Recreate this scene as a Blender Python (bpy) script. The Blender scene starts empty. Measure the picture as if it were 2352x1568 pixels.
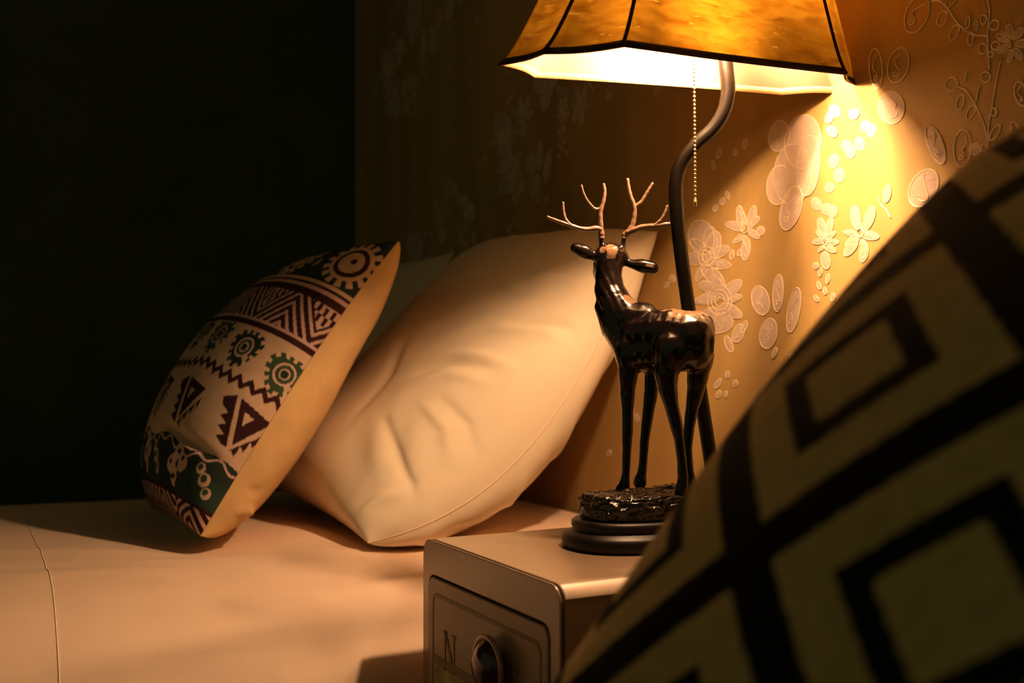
import math, random
import numpy as np

# ---------------------------------------------------------------- camera geometry (metres, Z up)
# +X points to the papered wall, +Y runs along it towards the far wall.
F = 2400.0                       # focal length in pixels of the 2352 x 1568 frame
TH = math.atan(1256 / 2400.0)    # camera heading, turned from +Y towards +X
CXP, CYP, EYE = 1176.0, 850.0, 0.78
S_, C_ = math.sin(TH), math.cos(TH)

def ray(px, py):
    xr = (px - CXP) / F
    return np.array([S_ + xr * C_, C_ - xr * S_, -(py - CYP) / F])

def at(px, py, d):
    return np.array([0, 0, EYE]) + d * ray(px, py)

def on_x(px, py, X):
    r = ray(px, py)
    return np.array([0, 0, EYE]) + r * (X / r[0])

def project(P):
    P = np.asarray(P, float)
    d = P[..., 0] * S_ + P[..., 1] * C_
    xr = P[..., 0] * C_ - P[..., 1] * S_
    return np.stack([CXP + F * xr / d, CYP - F * (P[..., 2] - EYE) / d, d], -1)

WALL_X, FAR_Y, CEIL = 1.15, 3.32, 2.45
BED_Z, BED_Y0, BED_Y1 = 0.487, 1.435, 2.76

def smooth_noise(nu, nv, cu, cv, seed):
    """value noise on a grid, cu x cv cells, cubic-smoothed, range about -1..1"""
    rng = np.random.RandomState(seed)
    g = rng.uniform(-1, 1, (cu + 3, cv + 3))
    u = np.linspace(0, cu, nu); v = np.linspace(0, cv, nv)
    iu = np.floor(u).astype(int); iv = np.floor(v).astype(int)
    fu = (u - iu)[:, None]; fv = (v - iv)[None, :]
    fu = fu * fu * (3 - 2 * fu); fv = fv * fv * (3 - 2 * fv)
    a = g[iu][:, iv]; b = g[iu + 1][:, iv]; c = g[iu][:, iv + 1]; d = g[iu + 1][:, iv + 1]
    return (a * (1 - fu) + b * fu) * (1 - fv) + (c * (1 - fu) + d * fu) * fv

def fold(U, V, pts, width, height):
    """a ridge (or crease, height<0) along a polyline in the (u,v) of a surface"""
    best = np.full(U.shape, 1e9); tt = np.zeros(U.shape)
    n = len(pts) - 1
    for k in range(n):
        ax, ay = pts[k]; bx, by = pts[k + 1]
        dx, dy = bx - ax, by - ay
        L = dx * dx + dy * dy + 1e-12
        t = np.clip(((U - ax) * dx + (V - ay) * dy) / L, 0, 1)
        dist = np.hypot(U - ax - t * dx, V - ay - t * dy)
        m = dist < best
        best = np.where(m, dist, best); tt = np.where(m, (k + t) / n, tt)
    return height * np.exp(-(best / width) ** 2) * np.sin(np.pi * np.clip(tt * 0.9 + 0.05, 0, 1)) ** 0.6

class Pad:
    """A stuffed square pad: near bottom corner B, near top corner T, width W along ydir."""
    def __init__(s, B, T, W, front, back, p=0.5, indent=0.05, sag=0.0, ydir=(0, 1, 0), full=0.12, skew=0.3, pb=None):
        s.B, s.T = np.array(B, float), np.array(T, float)
        s.W, s.front, s.back, s.p, s.indent, s.sag = W, front, back, p, indent, sag
        s.full, s.skew, s.pb = full, skew, (p if pb is None else pb)
        s.ev = s.T - s.B; s.Hh = np.linalg.norm(s.ev); s.ev /= s.Hh
        y = np.array(ydir, float); y -= s.ev * y.dot(s.ev); s.eu = y / np.linalg.norm(y)
        s.n = np.cross(s.ev, s.eu)
        if s.n[0] > 0: s.n = -s.n                      # the front faces the room (-X)
    def surf(s, U, V, side, bump=None):
        """U 0..1 from near to far edge, V 0..1 bottom to top"""
        u = 2 * U - 1; v = 2 * V - 1
        q = 1 - s.indent * (1 - v * v) * u * u
        r = 1 - s.indent * (1 - u * u) * v * v
        cap = np.clip((1 - u ** 2) * (1 - v ** 2), 0, 1) ** (s.p if side > 0 else s.pb)
        t = (s.front if side > 0 else -s.back) * cap * (1 - s.full * v)
        base = -s.sag * (1 - v * v) * (1 - s.skew * v)
        if bump is not None: t = t + bump * np.clip(cap * 3, 0, 1)
        P = (s.B + s.T) / 2 + s.eu * (s.W / 2) + 0 * U[..., None]
        P = P + (u * q * s.W / 2)[..., None] * s.eu + (v * r * s.Hh / 2)[..., None] * s.ev + (t + base)[..., None] * s.n
        return P

WHITE = Pad(at(846, 1246, 1.70), on_x(1508, 532, 1.125), 0.80, 0.212, 0.12, 0.46, 0.035, 0.10, skew=0.45, pb=0.36)
CUSH = Pad(at(462, 1230, 1.71), at(915, 555, 1.885), 0.59, 0.150, 0.117, 0.46, 0.02, -0.010, skew=-0.3, pb=0.34, ydir=(0.05, 1, 0))
DIAM = Pad((0.345, 0.68, 0.498), at(2330, 352, 0.985), 0.70, 0.138, 0.10, 0.50, 0.03, 0.0, ydir=(0, -1, 0), full=-0.25)
REAR = Pad((0.84, 2.50, 0.50), on_x(1040, 580, 1.125), 0.44, 0.07, 0.05, 0.5, 0.03, 0.0)

def edge_grid(n):
    """parameter 0..1 packed towards both ends, so the seams stay round"""
    t = np.linspace(0, 1, n)
    return 0.5 - 0.5 * np.cos(np.pi * t) * (0.75 + 0.25 * np.abs(np.cos(np.pi * t)))

#==BPY==
import bpy, bmesh
from mathutils import Vector

scene = bpy.context.scene
COL = scene.collection

# ---------------------------------------------------------------- mesh helpers
def link(name, me, mat=None, parent=None, smooth=True):
    o = bpy.data.objects.new(name, me)
    COL.objects.link(o)
    if mat is not None:
        for m in (mat if isinstance(mat, (list, tuple)) else [mat]): me.materials.append(m)
    if smooth:
        me.polygons.foreach_set('use_smooth', [True] * len(me.polygons))
    if parent is not None: o.parent = parent
    return o

def origin_of(o):
    p = Vector((0, 0, 0))
    while o is not None:
        p = p + o.location; o = o.parent
    return np.array(p)

def mesh(name, V, Fc, mat=None, parent=None, smooth=True, loc=None, mats_idx=None):
    """V in world metres; the object's own origin goes to loc (top level) or its parent's origin"""
    V = np.asarray(V, float).reshape(-1, 3)
    off = origin_of(parent) if parent is not None else (np.array(loc, float) if loc is not None else np.zeros(3))
    me = bpy.data.meshes.new(name)
    me.from_pydata((V - off).tolist(), [], [tuple(int(i) for i in f) for f in Fc])
    o = link(name, me, mat, parent, smooth)
    if mats_idx is not None: me.polygons.foreach_set('material_index', list(mats_idx))
    if parent is None and loc is not None: o.location = loc
    me.update()
    return o

def empty(name, loc, label, cat, group=None):
    o = bpy.data.objects.new(name, None); COL.objects.link(o)
    o.location = loc; o.empty_display_size = 0.05
    return tag(o, label, cat, group)

def tag(o, label, cat, group=None):
    o['label'] = label; o['category'] = cat
    if group: o['group'] = group
    return o

def structure(o):
    o['kind'] = 'structure'; return o

def grid_faces(nu, nv, off=0, closed_u=False, flip=False):
    f = []
    for i in range(nu if closed_u else nu - 1):
        a = i * nv; b = ((i + 1) % nu) * nv
        for j in range(nv - 1):
            q = (off + a + j, off + b + j, off + b + j + 1, off + a + j + 1)
            f.append(q[::-1] if flip else q)
    return f

def tube(path, radius, seg=10, caps=True, closed=False):
    P = np.asarray(path, float); n = len(P)
    R = np.broadcast_to(np.asarray(radius, float), (n,))
    if closed: tang = np.roll(P, -1, 0) - np.roll(P, 1, 0)
    else: tang = np.gradient(P, axis=0)
    tang /= np.linalg.norm(tang, axis=1)[:, None] + 1e-12
    up = np.array([0, 0, 1.0]) if abs(tang[0][2]) < 0.9 else np.array([1.0, 0, 0])
    side = np.cross(tang[0], up); side /= np.linalg.norm(side)
    V = []
    a = np.linspace(0, 2 * math.pi, seg, endpoint=False)
    for k in range(n):
        side = side - tang[k] * side.dot(tang[k]); side /= np.linalg.norm(side)
        bi = np.cross(tang[k], side)
        V += [P[k] + R[k] * (math.cos(t) * side + math.sin(t) * bi) for t in a]
    Fc = []
    for k in range(n if closed else n - 1):
        k2 = (k + 1) % n
        for j in range(seg):
            j2 = (j + 1) % seg
            Fc.append((k * seg + j, k * seg + j2, k2 * seg + j2, k2 * seg + j))
    if caps and not closed:
        Fc.append(tuple(range(seg))[::-1]); Fc.append(tuple((n - 1) * seg + j for j in range(seg)))
    return np.array(V), Fc

def spline(pts, per=8):
    P = np.asarray(pts, float); n = len(P); out = []
    for i in range(n - 1):
        p0, p1, p2, p3 = P[max(i - 1, 0)], P[i], P[i + 1], P[min(i + 2, n - 1)]
        for t in np.linspace(0, 1, per, endpoint=False):
            out.append(0.5 * (2 * p1 + (p2 - p0) * t + (2 * p0 - 5 * p1 + 4 * p2 - p3) * t * t + (3 * p1 - p0 - 3 * p2 + p3) * t ** 3))
    out.append(P[-1]); return np.array(out)

class MB:
    def __init__(s): s.V, s.F, s.M = [], [], []
    def add(s, V, Fc, m=0):
        o = len(s.V); s.V += [tuple(v) for v in np.asarray(V, float)]
        for f in Fc: s.F.append(tuple(i + o for i in f)); s.M.append(m)
        return s
    def build(s, name, mat, parent=None, smooth=True, loc=None):
        return mesh(name, s.V, s.F, mat, parent, smooth, loc, s.M if isinstance(mat, (list, tuple)) else None)

def lathe(profile, seg=40):
    """profile of (radius, height) about +Z"""
    V, Fc = [], []
    n = len(profile)
    for k in range(seg):
        a = 2 * math.pi * k / seg
        V += [(r * math.cos(a), r * math.sin(a), h) for r, h in profile]
    for k in range(seg):
        a, b = k * n, ((k + 1) % seg) * n
        for j in range(n - 1): Fc.append((a + j, b + j, b + j + 1, a + j + 1))
    return np.array(V), Fc

def box(x0, x1, y0, y1, z0, z1, bevel=0.0, seg=3):
    bm = bmesh.new(); bmesh.ops.create_cube(bm, size=1)
    for v in bm.verts:
        v.co = Vector((x0 + (v.co.x + .5) * (x1 - x0), y0 + (v.co.y + .5) * (y1 - y0), z0 + (v.co.z + .5) * (z1 - z0)))
    if bevel: bmesh.ops.bevel(bm, geom=bm.edges[:], offset=bevel, segments=seg, affect='EDGES', profile=0.5)
    bm.verts.index_update()
    V = np.array([v.co[:] for v in bm.verts]); Fc = [tuple(v.index for v in f.verts) for f in bm.faces]
    bm.free(); return V, Fc

def icos(center, r, sub=2):
    bm = bmesh.new(); bmesh.ops.create_icosphere(bm, subdivisions=sub, radius=1.0)
    V = np.array([v.co[:] for v in bm.verts]) * np.asarray(r) + np.asarray(center)
    Fc = [tuple(v.index for v in f.verts) for f in bm.faces]
    bm.free(); return V, Fc

# ---------------------------------------------------------------- materials
def new_mat(name):
    m = bpy.data.materials.new(name); m.use_nodes = True
    nt = m.node_tree; nt.nodes.clear()
    out = nt.nodes.new('ShaderNodeOutputMaterial')
    return m, nt, out

def N(nt, kind, **kw):
    n = nt.nodes.new(kind)
    for k, v in kw.items():
        if hasattr(n, k) and k not in n.inputs: setattr(n, k, v)
        else: n.inputs[k].default_value = v
    return n

def principled(name, color, rough=0.6, metal=0.0, spec=0.5, noise=None, bump=None, attr=None, sheen=0.0, coat=0.0):
    """noise=(scale, amount, stretch) varies the colour; bump=(scale, distance, stretch) gives relief; attr = colour attribute"""
    m, nt, out = new_mat(name)
    p = N(nt, 'ShaderNodeBsdfPrincipled')
    p.inputs['Roughness'].default_value = rough; p.inputs['Metallic'].default_value = metal
    p.inputs['Specular IOR Level'].default_value = spec
    if sheen: p.inputs['Sheen Weight'].default_value = sheen
    if coat: p.inputs['Coat Weight'].default_value = coat; p.inputs['Coat Roughness'].default_value = 0.12
    tc = N(nt, 'ShaderNodeTexCoord')
    def noise_node(scale, stretch, detail=4):
        mp = N(nt, 'ShaderNodeMapping'); mp.inputs['Scale'].default_value = stretch
        nt.links.new(tc.outputs['Object'], mp.inputs['Vector'])
        t = N(nt, 'ShaderNodeTexNoise'); t.inputs['Scale'].default_value = scale; t.inputs['Detail'].default_value = detail
        nt.links.new(mp.outputs['Vector'], t.inputs['Vector']); return t
    src = None
    if attr:
        a = N(nt, 'ShaderNodeAttribute'); a.attribute_name = attr; src = a.outputs['Color']
    else:
        c = N(nt, 'ShaderNodeRGB'); c.outputs[0].default_value = (*color, 1); src = c.outputs[0]
    if noise:
        t = noise_node(noise[0], noise[2])
        mr = N(nt, 'ShaderNodeMapRange'); mr.inputs['From Min'].default_value = 0.3; mr.inputs['From Max'].default_value = 0.7
        mr.inputs['To Min'].default_value = 1 - noise[1]; mr.inputs['To Max'].default_value = 1 + noise[1]
        nt.links.new(t.outputs['Fac'], mr.inputs['Value'])
        vm = N(nt, 'ShaderNodeVectorMath', operation='SCALE')
        nt.links.new(src, vm.inputs[0]); nt.links.new(mr.outputs[0], vm.inputs['Scale']); src = vm.outputs[0]
    nt.links.new(src, p.inputs['Base Color'])
    if bump:
        t = noise_node(bump[0], bump[2], 3)
        b = N(nt, 'ShaderNodeBump'); b.inputs['Distance'].default_value = bump[1]; b.inputs['Strength'].default_value = 1.0
        nt.links.new(t.outputs['Fac'], b.inputs['Height']); nt.links.new(b.outputs[0], p.inputs['Normal'])
    nt.links.new(p.outputs[0], out.inputs[0])
    return m

def shade_material(name, outer):
    """parchment that lets the bulb's light through"""
    m, nt, out = new_mat(name)
    tc = N(nt, 'ShaderNodeTexCoord')
    col = (0.50, 0.29, 0.05) if outer else (0.38, 0.32, 0.24)
    tra = (0.235, 0.132, 0.009) if outer else (0.55, 0.45, 0.30)
    d = N(nt, 'ShaderNodeBsdfDiffuse'); t = N(nt, 'ShaderNodeBsdfTranslucent'); mx = N(nt, 'ShaderNodeMixShader')
    mx.inputs[0].default_value = 0.5 if outer else 0.35
    d.inputs[0].default_value = (*col, 1); t.inputs[0].default_value = (*tra, 1)
    if outer:
        mp = N(nt, 'ShaderNodeMapping'); mp.inputs['Scale'].default_value = (1, 1, 3.2)
        mp.inputs['Rotation'].default_value = (0.0, 0.35, 0.2)
        nt.links.new(tc.outputs['Object'], mp.inputs[0])
        n1 = N(nt, 'ShaderNodeTexNoise'); n1.inputs['Scale'].default_value = 26; n1.inputs['Detail'].default_value = 6; n1.inputs['Distortion'].default_value = 0.8
        nt.links.new(mp.outputs[0], n1.inputs['Vector'])
        ramp = N(nt, 'ShaderNodeValToRGB')
        ramp.color_ramp.elements[0].position = 0.3; ramp.color_ramp.elements[0].color = (tra[0] * .62, tra[1] * .5, tra[2] * .4, 1)
        ramp.color_ramp.elements[1].position = 0.72; ramp.color_ramp.elements[1].color = (min(1, tra[0] * 1.3), tra[1] * 1.5, tra[2] * 2.2, 1)
        nt.links.new(n1.outputs['Fac'], ramp.inputs[0])
        # fibres: thin light streaks laid in the parchment
        mp2 = N(nt, 'ShaderNodeMapping'); mp2.inputs['Scale'].default_value = (5, 5, 55); mp2.inputs['Rotation'].default_value = (0.05, 0.22, 0.0)
        nt.links.new(tc.outputs['Object'], mp2.inputs[0])
        n2 = N(nt, 'ShaderNodeTexNoise'); n2.inputs['Scale'].default_value = 5; n2.inputs['Detail'].default_value = 2; n2.inputs['Distortion'].default_value = 1.4
        nt.links.new(mp2.outputs[0], n2.inputs['Vector'])
        r2 = N(nt, 'ShaderNodeValToRGB'); r2.color_ramp.elements[0].position = 0.66; r2.color_ramp.elements[1].position = 0.72
        nt.links.new(n2.outputs['Fac'], r2.inputs[0])
        mix = N(nt, 'ShaderNodeMix', data_type='RGBA')
        nt.links.new(r2.outputs[0], mix.inputs['Factor']); nt.links.new(ramp.outputs[0], mix.inputs['A'])
        mix.inputs['B'].default_value = (0.52, 0.40, 0.09, 1)
        nt.links.new(mix.outputs['Result'], t.inputs[0])
    nt.links.new(d.outputs[0], mx.inputs[1]); nt.links.new(t.outputs[0], mx.inputs[2]); nt.links.new(mx.outputs[0], out.inputs[0])
    return m

def emission(name, color, strength):
    m, nt, out = new_mat(name)
    e = N(nt, 'ShaderNodeEmission'); e.inputs[0].default_value = (*color, 1); e.inputs[1].default_value = strength
    nt.links.new(e.outputs[0], out.inputs[0]); return m

BULB_COLOR, BULB_STRENGTH = (1.0, 0.57, 0.29), 2500.0
M = dict(
    gold=principled('gold_wallpaper', (0.45, 0.295, 0.105), 0.48, 0.0, 0.35, noise=(9, 0.16, (1, 1, 0.12)), bump=(180, 0.0006, (1, 1, 0.25))),
    bloom=principled('pink_relief_print', (0.54, 0.415, 0.32), 0.42, 0.0, 0.45, noise=(60, 0.10, (1, 1, 1)), bump=(140, 0.0008, (1, 1, 1))),
    outline=principled('pale_relief_line', (0.95, 0.76, 0.50), 0.34, 0.0, 0.6, noise=(90, 0.18, (1, 1, 1))),
    darkwall=principled('dark_green_wall', (0.055, 0.088, 0.040), 0.85, 0, 0.2, noise=(3, 0.15, (1, 1, 1))),
    ceiling=principled('ceiling_paint', (0.20, 0.16, 0.12), 0.9, 0, 0.2, noise=(5, 0.04, (1, 1, 1))),
    floor=principled('dark_floor', (0.05, 0.03, 0.018), 0.6, 0, 0.3, noise=(8, 0.3, (1, 6, 1))),
    sheet=principled('cream_cotton', (0.90, 0.685, 0.52), 0.85, 0, 0.15, noise=(14, 0.025, (1, 1, 1)), bump=(900, 0.0004, (1, 1, 1)), sheen=0.1),
    pillow=principled('white_pillowcase', (0.84, 0.73, 0.56), 0.82, 0, 0.18, noise=(10, 0.025, (1, 1, 1)), bump=(900, 0.0003, (1, 1, 1)), sheen=0.1),
    thread=principled('pale_thread', (0.95, 0.84, 0.68), 0.8, 0, 0.2, noise=(200, 0.05, (1, 1, 1))),
    tan=principled('tan_cloth', (0.62, 0.42, 0.20), 0.85, 0, 0.15, noise=(22, 0.09, (1, 1, 1)), bump=(700, 0.0005, (1, 1, 1))),
    print_=principled('printed_cloth', (0.5, 0.4, 0.3), 0.85, 0, 0.15, attr='print', noise=(60, 0.10, (1, 1, 1)), bump=(700, 0.0006, (1, 1, 1))),
    diamond=principled('woven_diamond_cloth', (0.3, 0.2, 0.1), 0.9, 0, 0.1, attr='print', noise=(70, 0.12, (1, 1, 1)), bump=(500, 0.001, (1, 1, 1))),
    olive=principled('olive_back_cloth', (0.17, 0.12, 0.055), 0.9, 0, 0.1, noise=(50, 0.1, (1, 1, 1))),
    piping=principled('dark_piping', (0.02, 0.016, 0.010), 0.8, 0, 0.2, noise=(80, 0.2, (1, 1, 1))),
    paint=principled('beige_painted_wood', (0.25, 0.168, 0.105), 0.36, 0, 0.45, noise=(7, 0.06, (1, 1, 1)), bump=(60, 0.0002, (1, 1, 1)), coat=0.6),
    paleedge=principled('pale_edge', (0.72, 0.56, 0.42), 0.40, 0, 0.45, noise=(25, 0.06, (1, 1, 1))),
    drawer=principled('pale_drawer_paint', (0.34, 0.235, 0.14), 0.42, 0, 0.4, noise=(16, 0.08, (1, 1, 1))),
    oliveline=principled('olive_painted_line', (0.17, 0.125, 0.05), 0.5, 0, 0.4, noise=(30, 0.15, (1, 1, 1))),
    gap=principled('dark_joint', (0.035, 0.016, 0.010), 0.7, 0, 0.2, noise=(30, 0.2, (1, 1, 1))),
    letter=principled('worn_brown_lettering', (0.22, 0.135, 0.07), 0.6, 0, 0.3, noise=(120, 0.5, (1, 1, 1))),
    picture=principled('painted_picture', (0.30, 0.27, 0.08), 0.5, 0, 0.4, noise=(45, 0.5, (1, 1, 1))),
    knob=principled('dark_lacquer_knob', (0.05, 0.016, 0.010), 0.12, 0.0, 0.6, noise=(20, 0.2, (1, 1, 1))),
    knobrim=principled('pale_knob_rim', (0.36, 0.23, 0.165), 0.25, 0.2, 0.6, noise=(30, 0.1, (1, 1, 1))),
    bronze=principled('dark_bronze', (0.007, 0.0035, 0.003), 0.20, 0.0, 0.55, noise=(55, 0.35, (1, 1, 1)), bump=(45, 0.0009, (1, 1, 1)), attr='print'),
    rock=principled('dark_bronze_rock', (0.009, 0.0045, 0.0035), 0.22, 0.0, 0.7, noise=(80, 0.4, (1, 1, 1)), bump=(150, 0.003, (1, 1, 1))),
    plinth=principled('dark_plinth', (0.007, 0.0035, 0.003), 0.45, 0.0, 0.35, noise=(40, 0.25, (1, 1, 1))),
    antler=principled('antler_bronze', (0.17, 0.10, 0.066), 0.30, 0.0, 0.5, noise=(60, 0.2, (1, 1, 1))),
    pole=principled('brown_bronze_tube', (0.0045, 0.0028, 0.0016), 0.36, 0.0, 0.22, noise=(30, 0.2, (1, 1, 1))),
    brass=principled('brass_beads', (0.70, 0.50, 0.26), 0.28, 0.8, 0.5, noise=(60, 0.1, (1, 1, 1))),
    trim=principled('brown_leather_trim', (0.055, 0.020, 0.010), 0.6, 0, 0.3, noise=(70, 0.25, (1, 1, 1))),
    shade=shade_material('amber_parchment', True),
    lining=shade_material('cream_lining', False),
    bulb=emission('warm_bulb_glow', BULB_COLOR, BULB_STRENGTH),
    wood=principled('bed_wood', (0.11, 0.055, 0.028), 0.5, 0, 0.4, noise=(8, 0.3, (1, 8, 1))),
)

# ---------------------------------------------------------------- the room
V = [(-2.6, -1.6, 0), (WALL_X, -1.6, 0), (WALL_X, FAR_Y, 0), (-2.6, FAR_Y, 0)]
structure(mesh('floor', V, [(0, 1, 2, 3)], M['floor']))
V = [(-2.6, -1.6, CEIL), (WALL_X, -1.6, CEIL), (WALL_X, FAR_Y, CEIL), (-2.6, FAR_Y, CEIL)]
structure(mesh('ceiling', V, [(3, 2, 1, 0)], M['ceiling']))
structure(mesh('wall_far', *box(-2.6, WALL_X + 0.1, FAR_Y, FAR_Y + 0.1, 0, CEIL), M['darkwall'], smooth=False))

# papered wall: the sheet of paper plus its embossed print, all one mesh
class Wallpaper:
    def __init__(s): s.mb = MB(); s.lift = 0
    def P(s, pts, lift): return [(WALL_X - lift, y, z) for y, z in pts]
    def fill(s, pts, lift):
        n = len(pts); c = np.mean(pts, 0)
        V = s.P([tuple(c)] + list(pts), lift)
        V[0] = (V[0][0] - 0.0006, V[0][1], V[0][2])
        s.mb.add(V, [(0, 1 + i, 1 + (i + 1) % n) for i in range(n)], 1)
    def line(s, pts, w, lift, closed=False):
        p = np.asarray(pts, float); n = len(p)
        t = (np.roll(p, -1, 0) - np.roll(p, 1, 0)) if closed else np.gradient(p, axis=0)
        t /= np.linalg.norm(t, axis=1)[:, None] + 1e-9
        nn = np.stack([-t[:, 1], t[:, 0]], 1)
        a, b = p + nn * w / 2, p - nn * w / 2
        V = s.P(a, lift) + s.P(p, lift + w * 0.28) + s.P(b, lift)
        Fc = []
        for i in range(n if closed else n - 1):
            j = (i + 1) % n
            Fc += [(i, j, n + j, n + i), (n + i, n + j, 2 * n + j, 2 * n + i)]
        s.mb.add(V, Fc, 2)

wp = Wallpaper()
K = 0.00058                      # metres on the wall per photograph pixel, near enough for sizes
def wyz(px, py):
    q = on_x(px, py, WALL_X); return np.array([q[1], q[2]])
def wcurve(pts, per=6): return spline([wyz(*p) for p in pts], per)
rngw = random.Random(5)
def petal(cx, cy, a, b, rot, filled=True, squiggle=True, tip=0.0, w=0.0016):
    """leaf outline: half width a, half height b (pixels), turned rot degrees clockwise"""
    r = math.radians(rot); pts = []
    for k in range(30):
        t = 2 * math.pi * k / 30
        x = a * math.sin(t) * (1 - tip * (math.cos(t) + 1) / 2); y = -b * math.cos(t)
        pts.append(wyz(cx + x * math.cos(r) - y * math.sin(r), cy + x * math.sin(r) + y * math.cos(r)))
    if filled:
        wp.lift += 1; wp.fill([tuple(p) for p in pts], 0.0004 + 0.00002 * (wp.lift % 40))
    if w: wp.line(pts, w, 0.0009, True)
    if squiggle:
        q = []
        for k in range(22):                      # a curl that ends in a small spiral
            f = k / 21
            if f < 0.45: x, y = 0.42 * a * math.sin(f / 0.45 * 3.1 + cx), -0.66 * b + 0.8 * b * f / 0.45
            else:
                g = (f - 0.45) / 0.55; x, y = 0.42 * a * math.sin(3.1 + cx) * (1 - g) + 0.40 * a * (1 - 0.6 * g) * math.sin(g * 7), 0.14 * b + 0.30 * b * g - 0.22 * b * (1 - 0.5 * g) * (math.cos(g * 7) - 1)
            q.append(wyz(cx + x * math.cos(r) - y * math.sin(r), cy + x * math.sin(r) + y * math.cos(r)))
        wp.line(spline(q, 3), w * 0.7 if w else 0.0011, 0.0014)
def sprig(pts, w=0.0024): wp.line(wcurve(pts), w, 0.0009)
def rose(cx, cy, r, n, rings=2, rot=0):
    for k in range(n):
        t = 2 * math.pi * (k + rngw.uniform(-0.22, 0.22)) / n + rot; s = rngw.uniform(0.7, 1.2)
        petal(cx + r * .60 * math.cos(t), cy + r * .8 * math.sin(t), r * .27 * s, r * .52 * s, math.degrees(t) + 90 + rngw.uniform(-18, 18), True, k % 2 == 0, rngw.uniform(0, 0.5), 0.0012)
    for j in range(rings):
        pts = [wyz(cx + r * (.22 + .16 * j) * math.cos(t), cy + r * (.26 + .2 * j) * math.sin(t)) for t in np.linspace(0, 2 * math.pi, 24, endpoint=False)]
        wp.line(pts, 0.0015, 0.0018, True)

def motifs():
    # leaves on the darker paper right of the lamp
    for a in ((2107, 33, 25, 45, 22), (2013, 157, 15, 46, -4), (2064, 150, 23, 41, 14), (2048, 247, 30, 37, -4),
              (2150, 332, 17, 47, -20), (2212, 340, 20, 43, 4), (2122, 432, 30, 46, 28), (2346, 215, 14, 28, -12), (2335, 305, 10, 26, -20)):
        petal(*a, filled=a[0] in (2122, 2150, 2048), w=0.0024)
    sprig([(2140, 3), (2158, 2), (2178, 20), (2200, 52), (2232, 78), (2270, 82)])
    sprig([(2178, 22), (2198, 0)]); sprig([(2172, 15), (2176, -14)])
    for a in ((2165, 43, 10, 18, 22), (2193, 75, 9, 19, 25), (2230, 90, 6, 15, 6), (2224, 52, 4, 13, 8), (2243, 58, 3, 12, -2),
              (2260, 45, 7, 11, 10), (2285, 58, 10, 12, 30), (2258, 112, 10, 12, 0), (2288, 105, 9, 10, 40), (2276, 125, 8, 6, 0)):
        petal(*a, filled=False, squiggle=False, w=0.0022)
    sprig([(2268, -10), (2274, 25), (2271, 60), (2270, 100), (2274, 160)])
    sprig([(2300, 140), (2290, 185), (2280, 245), (2272, 290), (2272, 330)])
    sprig([(2272, 328), (2262, 288), (2243, 243), (2222, 210), (2206, 201), (2198, 202)])
    sprig([(2243, 236), (2247, 212), (2252, 200)]); sprig([(2216, 190), (2222, 165)])
    for a in ((2187, 194, 14, 16, 0), (2207, 235, 8, 18, 14), (2232, 258, 8, 17, 28), (2265, 177, 11, 12, 0), (2287, 305, 8, 20, 32), (2284, 258, 7, 9, 10), (2263, 340, 8, 9, 0)):
        petal(*a, filled=False, squiggle=False, w=0.0022)
    for k in range(7):
        t = k * 0.9; petal(2325 + 24 * math.cos(t), 100 + 30 * math.sin(t), 8, 15, math.degrees(t) + 90, True, False)
    rose(2315, 85, 18, 5, 1)
    # inside the pool of light
    for a in ((1790, 312, 24, 36, 10), (1845, 325, 42, 62, 6), (1822, 400, 44, 70, 4), (1790, 425, 28, 46, 8), (1858, 380, 26, 70, 4)):
        petal(*a, squiggle=False, w=0.0013)
    petal(1818, 478, 23, 52, 16)
    rose(1712, 525, 38, 6, 1, 0.3); petal(1702, 500, 9, 28, -8); petal(1728, 500, 9, 28, 12); petal(1714, 572, 10, 26, 6); petal(1748, 530, 9, 10, 20, True, False)
    rose(1655, 690, 52, 8, 3); rose(1625, 590, 50, 7, 2, 0.4); petal(1636, 570, 18, 40, 18, True, False); petal(1612, 545, 30, 40, -10, True, False); petal(1645, 740, 40, 26, 0, True, False)
    for a in ((1748, 690, 20, 34, -14), (1788, 673, 12, 43, 3), (1824, 712, 14, 52, 10), (1766, 766, 20, 35, 10)): petal(*a)
    petal(1697, 765, 13, 22, 20); petal(1675, 790, 8, 20, -20, True, False); petal(1710, 750, 7, 14, 25, True, False)
    rose(1897, 555, 26, 6, 1); petal(1888, 520, 9, 20, -12, True, False); petal(1906, 520, 8, 20, 14, True, False); petal(1897, 598, 10, 20, -10, True, False)
    rose(1977, 535, 38, 6, 1, 0.2); petal(1966, 498, 11, 26, -10); petal(1998, 500, 11, 28, 18); petal(1985, 580, 10, 22, 10); petal(1955, 570, 10, 22, 40, True, False)
    petal(2038, 445, 9, 20, 10, True, False); sprig([(2018, 450), (2024, 470), (2036, 482), (2046, 500)])
    for x, y in ((1905, 270), (1962, 262), (1912, 302), (1988, 290), (2002, 300), (1945, 335), (1975, 330), (1915, 370), (1928, 402), (1906, 430), (1900, 480), (1876, 468), (1912, 485), (1955, 350), (1918, 255)):
        petal(x, y, 9 + rngw.random() * 5, 12 + rngw.random() * 6, rngw.uniform(-40, 40), True, False, w=0)
    for x, y in ((1885, 625), (1902, 640), (1882, 655), (1896, 668), (1876, 685), (1914, 682), (1660, 462), (1672, 448), (1644, 478), (1690, 350), (1640, 380), (1652, 352), (1712, 330), (1672, 860), (1650, 880), (1652, 905), (1668, 905), (1690, 880), (1545, 640), (1532, 655), (1512, 205), (1440, 985), (1452, 940), (1462, 960), (1400, 1040), (1520, 720), (1875, 610), (1780, 810), (1820, 820), (1655, 610), (1682, 585), (1700, 580)):
        petal(x, y, 4 + rngw.random() * 3, 7 + rngw.random() * 6, rngw.uniform(-35, 35), True, False, w=0.0014)
motifs()
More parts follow.
